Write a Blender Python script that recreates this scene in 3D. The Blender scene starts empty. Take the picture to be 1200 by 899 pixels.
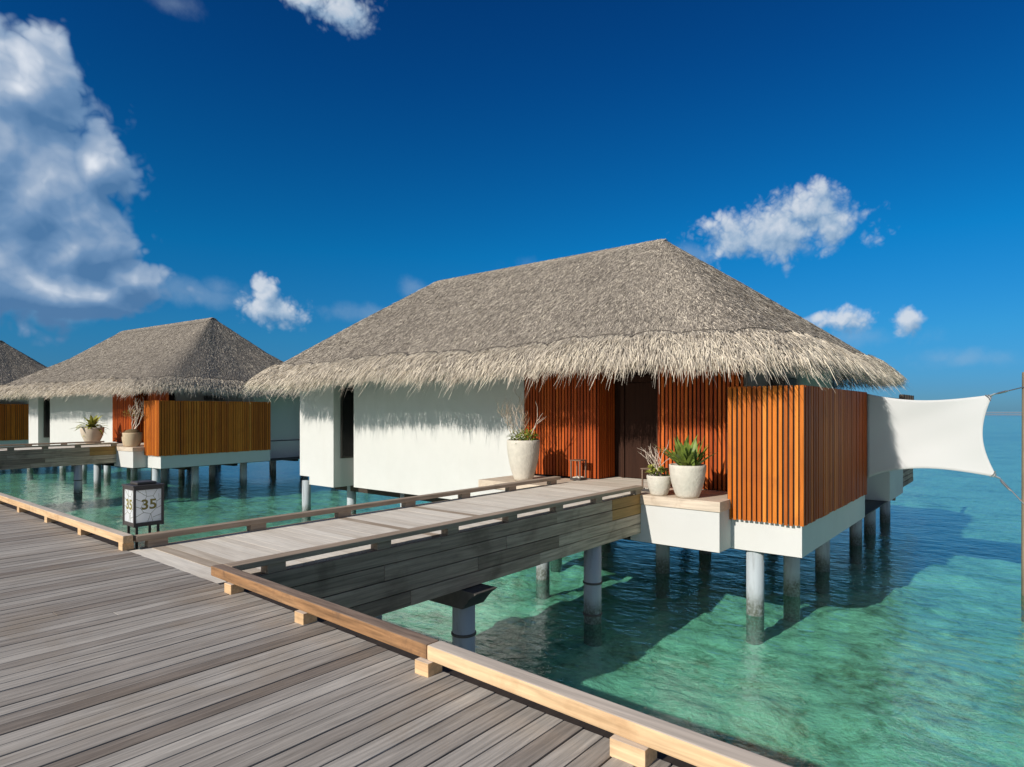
import bpy, bmesh, math, random
import numpy as np
from mathutils import Vector, Matrix

R = math.radians
scene = bpy.context.scene
col = scene.collection

# ------------------------------------------------------------------ camera
F_PX = 738.0
YAW = R(39.344)
FWD = Vector((math.cos(YAW), math.sin(YAW), 0)); RGT = Vector((math.sin(YAW), -math.cos(YAW), 0))
CAM_Z = 1.6
cd = bpy.data.cameras.new('camera'); cam = bpy.data.objects.new('camera', cd); col.objects.link(cam)
cam.location = (0, 0, CAM_Z)
cam.rotation_euler = (R(90), 0, YAW - R(90))
cd.sensor_width = 36; cd.lens = F_PX / 1200 * 36
cd.shift_y = 31.5 / 1200
cd.clip_start = 0.05; cd.clip_end = 30000
scene.camera = cam
scene.render.engine = 'CYCLES'
scene.render.resolution_x = 1024; scene.render.resolution_y = 767
scene.cycles.max_bounces = 8; scene.cycles.transparent_max_bounces = 12
scene.cycles.diffuse_bounces = 3; scene.cycles.glossy_bounces = 4
vs = scene.view_settings
vs.view_transform = 'Standard'; vs.look = 'None'; vs.gamma = 1; vs.use_curve_mapping = False; vs.exposure = 0.3
scene.display_settings.display_device = 'sRGB'

# ------------------------------------------------------------------ sun and sky
SUN_L = Vector((1, -0.105, -0.52)).normalized()
sl = bpy.data.lights.new('sun', 'SUN'); sl.energy = 4.0; sl.angle = R(0.5); sl.color = (1.0, 0.95, 0.87)
so = bpy.data.objects.new('sun', sl); col.objects.link(so)
so.rotation_euler = SUN_L.to_track_quat('-Z', 'Y').to_euler(); so.location = (-30, 5, 30)

world = bpy.data.worlds.new('World'); scene.world = world; world.use_nodes = True


class NT:
    """small helper for building node trees"""
    def __init__(s, tree):
        s.t = tree; s.n = tree.nodes; s.l = tree.links
        s.n.clear()
    def node(s, typ, **kw):
        nd = s.n.new(typ)
        for k, v in kw.items():
            if k.startswith('in_'):
                key = k[3:]
                key = int(key) if key.isdigit() else key.replace('_', ' ')
                s.put(nd.inputs[key], v)
            else:
                setattr(nd, k, v)
        return nd
    def put(s, sock, v):
        if isinstance(v, bpy.types.NodeSocket):
            s.l.new(v, sock)
        elif isinstance(v, bpy.types.Node):
            s.l.new(v.outputs[0], sock)
        else:
            if isinstance(v, (tuple, list)) and len(v) == 3 and sock.type == 'RGBA':
                v = (*v, 1)
            sock.default_value = v
    def math(s, op, a, b=0.0, clamp=False):
        nd = s.n.new('ShaderNodeMath'); nd.operation = op; nd.use_clamp = clamp
        s.put(nd.inputs[0], a); s.put(nd.inputs[1], b)
        return nd.outputs[0]
    def vmath(s, op, a, b=(0, 0, 0)):
        nd = s.n.new('ShaderNodeVectorMath'); nd.operation = op
        s.put(nd.inputs[0], a); s.put(nd.inputs[1], b)
        return nd.outputs['Value'] if op in ('DOT_PRODUCT', 'LENGTH', 'DISTANCE') else nd.outputs[0]
    def mix(s, fac, a, b, blend='MIX'):
        nd = s.n.new('ShaderNodeMix'); nd.data_type = 'RGBA'; nd.blend_type = blend
        s.put(nd.inputs[0], fac); s.put(nd.inputs[6], a); s.put(nd.inputs[7], b)
        return nd.outputs[2]
    def maprange(s, v, a, b, c=0.0, d=1.0, smooth=False):
        nd = s.n.new('ShaderNodeMapRange')
        if smooth: nd.interpolation_type = 'SMOOTHSTEP'
        s.put(nd.inputs[0], v)
        for i, x in zip((1, 2, 3, 4), (a, b, c, d)): s.put(nd.inputs[i], x)
        return nd.outputs[0]
    def ramp(s, fac, stops):
        nd = s.n.new('ShaderNodeValToRGB'); cr = nd.color_ramp
        while len(cr.elements) < len(stops): cr.elements.new(0.5)
        for e, (p, c) in zip(cr.elements, stops):
            e.position = p; e.color = (*c, 1)
        s.put(nd.inputs[0], fac)
        return nd.outputs[0]
    def noise(s, vec, scale=5, detail=4, rough=0.5, dist=0.0):
        nd = s.n.new('ShaderNodeTexNoise')
        if vec is not None: s.put(nd.inputs['Vector'], vec)
        nd.inputs['Scale'].default_value = scale; nd.inputs['Detail'].default_value = detail
        nd.inputs['Roughness'].default_value = rough; nd.inputs['Distortion'].default_value = dist
        return nd.outputs[0]


def pix_dir(px, py):
    return (FWD + RGT * ((px - 600) / F_PX) + Vector((0, 0, (481 - py) / F_PX))).normalized()


def build_world():
    w = NT(world.node_tree)
    sky = w.node('ShaderNodeTexSky', sky_type='NISHITA', sun_disc=False)
    S = -SUN_L
    sky.sun_elevation = math.asin(S.z); sky.sun_rotation = math.atan2(S.x, S.y) % (2 * math.pi)
    sky.altitude = 0; sky.air_density = 1.0; sky.dust_density = 0.3; sky.ozone_density = 3.0
    tc = w.node('ShaderNodeTexCoord')
    d = w.vmath('NORMALIZE', tc.outputs['Generated'])
    sep = w.node('ShaderNodeSeparateXYZ', in_0=d)
    el = sep.outputs[2]
    # deep tropical blue seen through a polariser: grade the sky colour by height above the sea
    grade = w.ramp(w.maprange(el, -0.02, 0.62), SKY_GRADE)
    # the sky out of view is brightened, added fill light for the shaded faces
    pale = w.maprange(w.vmath('DOT_PRODUCT', d, tuple(FWD)), 0.10, 0.62, 1, 0, True)
    grade = w.mix(pale, grade, SKY_PALE)
    skyc = w.mix(1.0, sky.outputs[0], grade, 'MULTIPLY')
    # cumulus clouds, each a group of billowing lobes at its own place in the sky
    def billow(vec, scale, octaves=4):
        tot = None                       # rounded puffs with creases between them
        for k, (sc_, wt) in enumerate(((1.0, 0.50), (2.3, 0.30), (5.1, 0.17), (11.0, 0.09))[:octaves]):
            nn = w.noise(vec, scale * sc_, 0, 0.5, 0.0 if k > 1 else 0.35)
            v = w.math('MULTIPLY', w.math('ABSOLUTE', w.math('SUBTRACT', nn, 0.5)), 2 * 2.4 * wt)
            tot = v if tot is None else w.math('ADD', tot, v)
        return w.math('SUBTRACT', tot, 0.38)
    LIT = Vector(tuple(-RGT * 0.45 + Vector((0, 0, 0.9)))).normalized()
    def field(vec, lobes, amp, scale, fine, octaves=4):
        tot = None
        for (px, py, rx, ry) in lobes:
            c = pix_dir(px, py)
            dc = w.vmath('SUBTRACT', vec, tuple(c))
            right = Vector((c.y, -c.x, 0)).normalized(); up = right.cross(c)
            k = F_PX * math.hypot(1, math.hypot((px - 600) / F_PX, (481 - py) / F_PX))
            a = w.math('MULTIPLY', w.vmath('DOT_PRODUCT', dc, tuple(right)), k / rx)
            b = w.math('MULTIPLY', w.vmath('DOT_PRODUCT', dc, tuple(up)), k / ry)
            r2 = w.math('ADD', w.math('MULTIPLY', a, a), w.math('MULTIPLY', b, b))
            v = w.math('SUBTRACT', 1.0, w.math('SQRT', r2))
            tot = v if tot is None else w.math('MAXIMUM', tot, v)
        tot = w.math('MAXIMUM', tot, -1.5)
        n = w.math('MULTIPLY', billow(vec, scale, octaves), amp)
        if not fine: return w.math('ADD', tot, n), tot
        fn_ = w.math('MULTIPLY', w.math('SUBTRACT', w.noise(vec, scale * 3.2, 4, 0.66), 0.5), fine)
        return w.math('ADD', w.math('ADD', tot, n), fn_), tot
    def cloud(base, lobes, amp, scale, fine, soft, eps, gain, bias, cols, opac):
        f, tot = field(d, lobes, amp, scale, fine)
        f1, _ = field(d, lobes, amp, scale, 0, 3)
        f2, _ = field(w.vmath('ADD', d, tuple(LIT * eps)), lobes, amp, scale, 0, 3)
        alpha = w.maprange(f, 0.0, soft, 0, 1, True)
        lum = w.math('ADD', w.math('MULTIPLY', w.math('SUBTRACT', f1, f2), gain), w.math('ADD', bias, w.math('MULTIPLY', w.math('SUBTRACT', f, f1), 0.8)), True)
        return w.mix(w.math('MULTIPLY', alpha, opac), base, w.ramp(lum, cols))
    ft, _ = field(d, CLOUD_THIN, 1.2, 9.0, 1.2, 2)
    c = w.mix(w.math('MULTIPLY', w.maprange(ft, 0.0, 1.3, 0, 1, True), 0.30), skyc, CLOUD_SMALL_COL[1][1])
    c = cloud(c, CLOUD_SMALL, 0.72, 17.0, 0.40, 0.75, 0.018, 0.75, 0.48, CLOUD_SMALL_COL, 0.92)
    c = cloud(c, CLOUD_BIG, 0.50, 8.5, 0.20, 0.26, 0.035, 0.95, 0.33, CLOUD_BIG_COL, 0.93)
    bg = w.node('ShaderNodeBackground', in_0=c, in_1=0.078)
    out = w.node('ShaderNodeOutputWorld', in_0=bg)


# colours below are radiances before the 0.10 background strength
SKY_GRADE = [(0.0, (0.17, 0.40, 0.78)), (0.08, (0.13, 0.39, 0.80)), (0.20, (0.09, 0.48, 0.82)), (0.40, (0.02, 0.53, 0.90)), (0.75, (0.012, 0.35, 0.75)), (1.0, (0.012, 0.25, 0.62))]
SKY_PALE = (0.80, 0.80, 0.84)
CLOUD_BIG_COL = [(0.0, (0.85, 2.0, 3.9)), (0.35, (1.7, 3.0, 5.0)), (0.65, (3.6, 4.7, 6.3)), (1.0, (8.2, 8.7, 9.4))]
CLOUD_SMALL_COL = [(0.0, (1.7, 3.1, 5.0)), (0.5, (3.7, 5.0, 6.6)), (1.0, (6.8, 7.4, 8.2))]
CLOUD_BIG = [(25, 105, 75, 65), (-40, 180, 150, 150), (35, 230, 105, 112), (112, 195, 34, 46), (88, 290, 76, 62), (60, 335, 130, 36), (140, 322, 52, 28), (-120, 300, 190, 90)]
CLOUD_SMALL = [(908, 270, 98, 34), (940, 248, 42, 32), (860, 284, 40, 22), (318, 362, 46, 22), (312, 345, 20, 20),
               (400, 12, 48, 26), (360, 0, 40, 16), (985, 374, 36, 16), (1064, 378, 20, 20)]
CLOUD_THIN = [(490, 336, 36, 14), (205, 4, 34, 18), (790, 300, 120, 14), (640, 318, 60, 16), (1130, 420, 60, 14), (450, 368, 90, 14), (1000, 395, 80, 18), (230, 345, 90, 20), (60, 362, 90, 18)]
build_world()

# ------------------------------------------------------------------ materials
MATS = {}


def new_mat(name):
    m = bpy.data.materials.new(name); m.use_nodes = True
    t = NT(m.node_tree)
    out = t.node('ShaderNodeOutputMaterial')
    MATS[name] = m
    return m, t, out


def principled(t, out, color, rough=0.6, bump=None, bump_strength=0.3, bump_dist=0.01, metallic=0.0, spec=0.5):
    p = t.node('ShaderNodeBsdfPrincipled')
    t.put(p.inputs['Base Color'], color); t.put(p.inputs['Roughness'], rough); t.put(p.inputs['Metallic'], metallic)
    t.put(p.inputs['Specular IOR Level'], spec)
    if bump is not None:
        b = t.node('ShaderNodeBump'); b.inputs['Strength'].default_value = bump_strength; b.inputs['Distance'].default_value = bump_dist
        t.put(b.inputs['Height'], bump); t.l.new(b.outputs[0], p.inputs['Normal'])
    t.l.new(p.outputs[0], out.inputs[0])
    return p


def mat_wood(name, stops, axis, grain=0.35, stain=0.3, rough=0.75, grain_scale=40, along=1.6, stain_col=None, stain_scale=1.3, spec=0.3, top=None):
    m, t, out = new_mat(name)
    tc = t.node('ShaderNodeTexCoord'); att = t.node('ShaderNodeAttribute', attribute_name='tint')
    sc = [grain_scale] * 3; sc[axis] = along
    mp = t.node('ShaderNodeMapping', in_Vector=tc.outputs['Object'], in_Scale=tuple(sc))
    off = t.vmath('ADD', mp.outputs[0], t.node('ShaderNodeCombineXYZ', in_0=t.math('MULTIPLY', att.outputs['Fac'], 91.7), in_1=t.math('MULTIPLY', att.outputs['Fac'], 37.1), in_2=t.math('MULTIPLY', att.outputs['Fac'], 53.3)).outputs[0])
    g = t.noise(off, 1.0, 6, 0.62, 0.4)
    sc2 = [grain_scale * 0.13] * 3; sc2[axis] = along * 0.35
    mp2 = t.node('ShaderNodeMapping', in_Vector=tc.outputs['Object'], in_Scale=tuple(sc2))
    off2 = t.vmath('ADD', mp2.outputs[0], t.node('ShaderNodeCombineXYZ', in_0=t.math('MULTIPLY', att.outputs['Fac'], 17.7), in_1=t.math('MULTIPLY', att.outputs['Fac'], 71.1)).outputs[0])
    g2 = t.noise(off2, 1.0, 4, 0.55, 0.6)
    base = t.ramp(t.math('ADD', att.outputs['Fac'], t.math('MULTIPLY', t.math('SUBTRACT', g2, 0.5), 0.7), True), stops)
    k = t.maprange(g, 0.28, 0.72, 1 - grain, 1 + grain * 0.7)
    kc = t.node('ShaderNodeCombineXYZ', in_0=k, in_1=k, in_2=k)
    c = t.mix(1.0, base, kc.outputs[0], 'MULTIPLY')
    if stain_col:
        s = t.noise(tc.outputs['Object'], stain_scale, 6, 0.6, 0.3)
        c = t.mix(t.math('MULTIPLY', t.maprange(s, 0.5, 0.72, 0, 1, True), stain), c, stain_col)
    if top:                                                    # upward faces silvered by years of weather
        gn = t.node('ShaderNodeNewGeometry'); nz = t.node('ShaderNodeSeparateXYZ', in_0=gn.outputs['Normal']).outputs[2]
        tk = t.mix(1.0, top, kc.outputs[0], 'MULTIPLY')
        c = t.mix(t.math('MULTIPLY', t.maprange(t.math('ADD', nz, t.math('MULTIPLY', t.math('SUBTRACT', g2, 0.5), 0.8)), 0.45, 0.85, 0, 1, True), 0.85), c, tk)
    principled(t, out, c, rough, t.math('ADD', g, t.math('MULTIPLY', g2, 0.6)), 0.35, 0.004, spec=spec)
    return m


mat_wood('deck_wood', [(0.0, (0.228, 0.185, 0.149)), (0.35, (0.318, 0.275, 0.233)), (0.65, (0.392, 0.350, 0.302)), (1.0, (0.488, 0.440, 0.381))], 0, 0.42, 0.35, 0.7, 52, 2.6, (0.26, 0.185, 0.11), 1.1)
mat_wood('bridge_wood', [(0.0, (0.382, 0.296, 0.214)), (0.3, (0.594, 0.510, 0.408)), (0.65, (0.742, 0.663, 0.556)), (1.0, (0.827, 0.750, 0.636))], 1, 0.2, 0.22, 0.75, 40, 2.0, (0.36, 0.26, 0.17), 1.4)
mat_wood('pale_wood', [(0.0, (0.439, 0.276, 0.138)), (0.5, (0.610, 0.402, 0.218)), (1.0, (0.732, 0.528, 0.322))], 1, 0.3, 0.5, 0.7, 36, 1.6, (0.28, 0.14, 0.055), 2.3, top=(0.60, 0.52, 0.44))
mat_wood('brown_kerb', [(0.0, (0.17, 0.085, 0.04)), (0.5, (0.31, 0.165, 0.075)), (1.0, (0.40, 0.26, 0.145))], 1, 0.5, 0.7, 0.72, 36, 2.2, (0.11, 0.065, 0.04), 5.0, top=(0.26, 0.19, 0.145))
mat_wood('rail_wood', [(0.0, (0.252, 0.180, 0.120)), (0.5, (0.372, 0.282, 0.204)), (1.0, (0.516, 0.408, 0.312))], 0, 0.35, 0.3, 0.72, 36, 1.6, (0.17, 0.11, 0.06), 2.0)
mat_wood('board_wood', [(0.0, (0.219, 0.162, 0.115)), (0.4, (0.372, 0.284, 0.208)), (0.8, (0.526, 0.417, 0.313)), (1.0, (0.657, 0.512, 0.385))], 0, 0.5, 0.5, 0.8, 26, 1.1, (0.10, 0.065, 0.045), 1.6)
mat_wood('new_board_wood', [(0.0, (0.31, 0.17, 0.055)), (1.0, (0.42, 0.25, 0.085))], 0, 0.3, 0.2, 0.7, 26, 1.2, (0.2, 0.1, 0.03), 2)
mat_wood('slab_wood', [(0.0, (0.504, 0.396, 0.288)), (1.0, (0.672, 0.564, 0.444))], 1, 0.22, 0.45, 0.75, 30, 1.6, (0.30, 0.20, 0.12), 3.5)
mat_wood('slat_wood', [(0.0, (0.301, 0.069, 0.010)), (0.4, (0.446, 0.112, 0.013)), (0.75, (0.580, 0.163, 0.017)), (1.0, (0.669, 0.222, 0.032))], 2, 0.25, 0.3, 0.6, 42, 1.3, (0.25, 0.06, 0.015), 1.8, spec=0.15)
mat_wood('wall_and_shaded_slat_wood', [(0.0, (0.251, 0.043, 0.009)), (0.4, (0.376, 0.067, 0.011)), (0.75, (0.502, 0.101, 0.015)), (1.0, (0.593, 0.139, 0.021))], 2, 0.25, 0.3, 0.6, 42, 1.3, (0.2, 0.045, 0.012), 1.8, spec=0.15)
mat_wood('lit_screen_wood', [(0.0, (0.38, 0.09, 0.012)), (0.4, (0.54, 0.135, 0.016)), (0.75, (0.64, 0.18, 0.022)), (1.0, (0.72, 0.24, 0.04))], 2, 0.25, 0.3, 0.6, 42, 1.3, (0.30, 0.07, 0.015), 1.8, spec=0.15)  # same slats in a brighter tone: light on the far screens' sides is painted in
mat_wood('door_wood', [(0.0, (0.026, 0.012, 0.008)), (1.0, (0.045, 0.020, 0.012))], 2, 0.3, 0.2, 0.75, 40, 1.2, spec=0.1)
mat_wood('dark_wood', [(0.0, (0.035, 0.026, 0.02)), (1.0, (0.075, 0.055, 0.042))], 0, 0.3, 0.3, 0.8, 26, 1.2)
mat_wood('post_wood', [(0.0, (0.20, 0.15, 0.10)), (1.0, (0.33, 0.26, 0.18))], 2, 0.5, 0.5, 0.8, 30, 1.2, (0.11, 0.08, 0.05), 2.5)


def mat_plain(name, c, rough=0.6, var=0.08, scale=3.0, bump=0.0, bscale=60, metallic=0.0, spec=0.5, dirt=None):
    m, t, out = new_mat(name)
    tc = t.node('ShaderNodeTexCoord')
    n = t.noise(tc.outputs['Object'], scale, 6, 0.6)
    k = t.maprange(n, 0.3, 0.7, 1 - var, 1 + var * 0.6)
    kc = t.node('ShaderNodeCombineXYZ', in_0=k, in_1=k, in_2=k)
    cc = t.mix(1.0, c, kc.outputs[0], 'MULTIPLY')
    if dirt:
        dcol, axis_scale, amt = dirt
        mp = t.node('ShaderNodeMapping', in_Vector=tc.outputs['Object'], in_Scale=axis_scale)
        s = t.noise(mp.outputs[0], 1.0, 6, 0.62, 0.3)
        cc = t.mix(t.math('MULTIPLY', t.maprange(s, 0.5, 0.75, 0, 1, True), amt), cc, dcol)
    b = t.noise(tc.outputs['Object'], bscale, 3, 0.5) if bump else None
    principled(t, out, cc, rough, b, bump, 0.01, metallic, spec)
    return m


mat_plain('white_plaster', (0.57, 0.56, 0.53), 0.85, 0.035, 1.2, 0.12, 50, spec=0.2, dirt=((0.50, 0.47, 0.42), (2.2, 2.2, 0.35), 0.14))
m, t, out = new_mat('concrete_pile')
tc = t.node('ShaderNodeTexCoord'); sp = t.node('ShaderNodeSeparateXYZ', in_0=tc.outputs['Object'])
mp = t.node('ShaderNodeMapping', in_Vector=tc.outputs['Object'], in_Scale=(7, 7, 0.8)); dn_ = t.noise(mp.outputs[0], 1.0, 7, 0.65, 0.4); fine = t.noise(tc.outputs['Object'], 22, 5, 0.6)
cc = t.mix(t.math('MULTIPLY', t.maprange(dn_, 0.50, 0.72, 0, 1, True), 0.6), (0.38, 0.42, 0.44), (0.16, 0.17, 0.165))
zt = t.math('ADD', sp.outputs[2], t.math('MULTIPLY', t.math('SUBTRACT', dn_, 0.5), 0.5))
cc = t.mix(t.math('MULTIPLY', t.maprange(zt, -1.62, -1.95, 0, 1, True), t.maprange(fine, 0.3, 0.6, 0.35, 0.95)), cc, (0.075, 0.085, 0.06))
principled(t, out, cc, 0.75, fine, 0.3, 0.01)
mat_plain('white_paint', (0.85, 0.85, 0.84), 0.8, 0.02)
mat_plain('dark_metal', (0.045, 0.038, 0.034), 0.45, 0.2, 8, spec=0.5)
mat_plain('bronze_metal', (0.16, 0.10, 0.065), 0.5, 0.2, 8)
mat_plain('steel', (0.55, 0.56, 0.57), 0.35, 0.1, 8, metallic=0.9)
mat_plain('rope_band', (0.10, 0.09, 0.08), 0.8, 0.2, 10)
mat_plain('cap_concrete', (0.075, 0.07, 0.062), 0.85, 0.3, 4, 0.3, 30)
mat_plain('soil', (0.10, 0.065, 0.04), 0.95, 0.4, 30, 0.8, 40)
mat_plain('moss', (0.16, 0.11, 0.05), 0.95, 0.5, 40, 1.0, 60)
mat_plain('stone_pot', (0.60, 0.55, 0.46), 0.85, 0.10, 9, 1.0, 22, spec=0.2)
mat_plain('sand_pot', (0.56, 0.46, 0.35), 0.8, 0.08, 6, 0.3, 30, spec=0.3)
mat_plain('tan_pot', (0.52, 0.40, 0.26), 0.8, 0.08, 6, 0.3, 30, spec=0.3)
mat_plain('pebbles', (0.66, 0.60, 0.50), 0.8, 0.2, 25)
mat_plain('twig', (0.40, 0.30, 0.20), 0.8, 0.2, 12)
mat_plain('pale_twig', (0.62, 0.50, 0.40), 0.8, 0.15, 12)
mat_plain('leaf_green', (0.15, 0.21, 0.035), 0.5, 0.45, 6)
mat_plain('leaf_bright', (0.22, 0.28, 0.045), 0.45, 0.45, 6)
mat_plain('leaf_yellow', (0.33, 0.33, 0.06), 0.5, 0.4, 9)
mat_plain('sign_frame', (0.055, 0.047, 0.043), 0.5, 0.15, 6)
mat_plain('sign_line', (0.36, 0.36, 0.28), 0.6, 0.1, 2)
mat_plain('sign_digit', (0.24, 0.20, 0.035), 0.6, 0.1, 2)
mat_plain('seam_rope', (0.10, 0.085, 0.07), 0.9, 0.3, 20)
mat_plain('ceiling_dark', (0.05, 0.04, 0.032), 0.9, 0.2, 4)

m, t, out = new_mat('window_glass')
principled(t, out, (0.012, 0.013, 0.014), 0.06, spec=0.6)
m, t, out = new_mat('sail_cloth')
df = t.node('ShaderNodeBsdfDiffuse', in_Color=(0.66, 0.66, 0.65)); tr = t.node('ShaderNodeBsdfTranslucent', in_Color=(0.55, 0.56, 0.57))
mx = t.node('ShaderNodeMixShader', in_0=0.22, in_1=df.outputs[0], in_2=tr.outputs[0]); t.l.new(mx.outputs[0], out.inputs[0])

m, t, out = new_mat('sign_panel')
df = t.node('ShaderNodeBsdfDiffuse', in_Color=(0.95, 0.96, 0.96)); tr = t.node('ShaderNodeBsdfTranslucent', in_Color=(0.97, 0.98, 0.98))
mx = t.node('ShaderNodeMixShader', in_0=0.68, in_1=df.outputs[0], in_2=tr.outputs[0]); t.l.new(mx.outputs[0], out.inputs[0])

m, t, out = new_mat('thatch')
att = t.node('ShaderNodeAttribute', attribute_name='tint'); tc = t.node('ShaderNodeTexCoord')
big = t.noise(tc.outputs['Object'], 0.8, 7, 0.68)
c = t.ramp(t.math('ADD', att.outputs['Fac'], t.math('MULTIPLY', t.math('SUBTRACT', big, 0.5), 0.50), True),
           [(0.0, (0.075, 0.062, 0.05)), (0.25, (0.25, 0.215, 0.175)), (0.5, (0.45, 0.39, 0.32)), (0.78, (0.68, 0.59, 0.465)), (1.0, (0.82, 0.72, 0.56))])
principled(t, out, c, 0.8, spec=0.25)
m, t, out = new_mat('thatch_bed')
tc = t.node('ShaderNodeTexCoord'); n = t.noise(tc.outputs['Object'], 30, 4, 0.6)
principled(t, out, t.ramp(n, [(0.3, (0.10, 0.085, 0.07)), (0.7, (0.26, 0.225, 0.185))]), 0.9, n, 0.5, 0.02, spec=0.2)

# clear lagoon: the surface lets light through (tinted by the water) and mirrors by its Fresnel term
m, t, out = new_mat('lagoon_water')
tc = t.node('ShaderNodeTexCoord')
mp = t.node('ShaderNodeMapping', in_Vector=tc.outputs['Object'], in_Scale=(1.0, 0.55, 1.0), in_Rotation=(0, 0, R(20)))
w1 = t.noise(mp.outputs[0], 1.9, 3, 0.5, 0.2); w2 = t.noise(mp.outputs[0], 6.5, 4, 0.6, 0.2); w3 = t.noise(tc.outputs['Object'], 0.25, 3, 0.5)
h = t.math('ADD', t.math('MULTIPLY', w1, 0.055), t.math('ADD', t.math('MULTIPLY', w2, 0.030), t.math('MULTIPLY', w3, 0.09)))
bp = t.node('ShaderNodeBump', in_Height=h); bp.inputs['Strength'].default_value = 0.85; bp.inputs['Distance'].default_value = 1.0
geo = t.node('ShaderNodeNewGeometry')
cosi = t.math('ABSOLUTE', t.vmath('DOT_PRODUCT', geo.outputs['Incoming'], bp.outputs[0]), 0)
fres = t.math('ADD', 0.03, t.math('MULTIPLY', 0.97, t.math('POWER', t.math('SUBTRACT', 1.0, cosi, True), 4.3)))   # Schlick, same from both sides
trn = t.node('ShaderNodeBsdfTransparent', in_Color=(0.45, 0.84, 0.73))
gl = t.node('ShaderNodeBsdfGlossy', in_Color=(1, 1, 1), in_Roughness=0.02); t.l.new(bp.outputs[0], gl.inputs['Normal'])
sc_ = t.node('ShaderNodeBsdfDiffuse', in_Color=(0.52, 0.78, 0.78))      # light scattered back by the water itself
body = t.node('ShaderNodeMixShader', in_0=0.015, in_1=trn.outputs[0], in_2=sc_.outputs[0])
mx = t.node('ShaderNodeMixShader', in_0=fres, in_1=body.outputs[0], in_2=gl.outputs[0]); t.l.new(mx.outputs[0], out.inputs[0])

m, t, out = new_mat('lagoon_bed')
tc = t.node('ShaderNodeTexCoord')
n1 = t.noise(tc.outputs['Object'], 0.42, 8, 0.66, 0.2); n2 = t.noise(tc.outputs['Object'], 3.6, 6, 0.68, 0.2); n3 = t.noise(tc.outputs['Object'], 0.012, 5, 0.55)
c = t.ramp(t.math('ADD', t.math('MULTIPLY', n1, 0.5), t.math('MULTIPLY', n2, 0.5)), [(0.36, (0.17, 0.18, 0.13)), (0.43, (0.40, 0.41, 0.32)), (0.50, (0.68, 0.67, 0.57)), (0.60, (0.80, 0.78, 0.68))])
c = t.mix(t.math('MULTIPLY', t.maprange(n3, 0.50, 0.62, 0, 1, True), 0.45), c, (0.20, 0.25, 0.26))
sx = t.node('ShaderNodeSeparateXYZ', in_0=tc.outputs['Object'])       # open clean sand on the lagoon side of the villa
c = t.mix(t.math('MULTIPLY', t.maprange(t.math('ADD', sx.outputs[1], t.math('MULTIPLY', n1, 5.0)), 4.0, -1.0, 0, 1, True), 0.65), c, (0.84, 0.82, 0.76))
principled(t, out, c, 0.95, n2, 0.6, 0.15, spec=0.0)


# ------------------------------------------------------------------ mesh helpers
rnd = random.Random(7)


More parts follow.
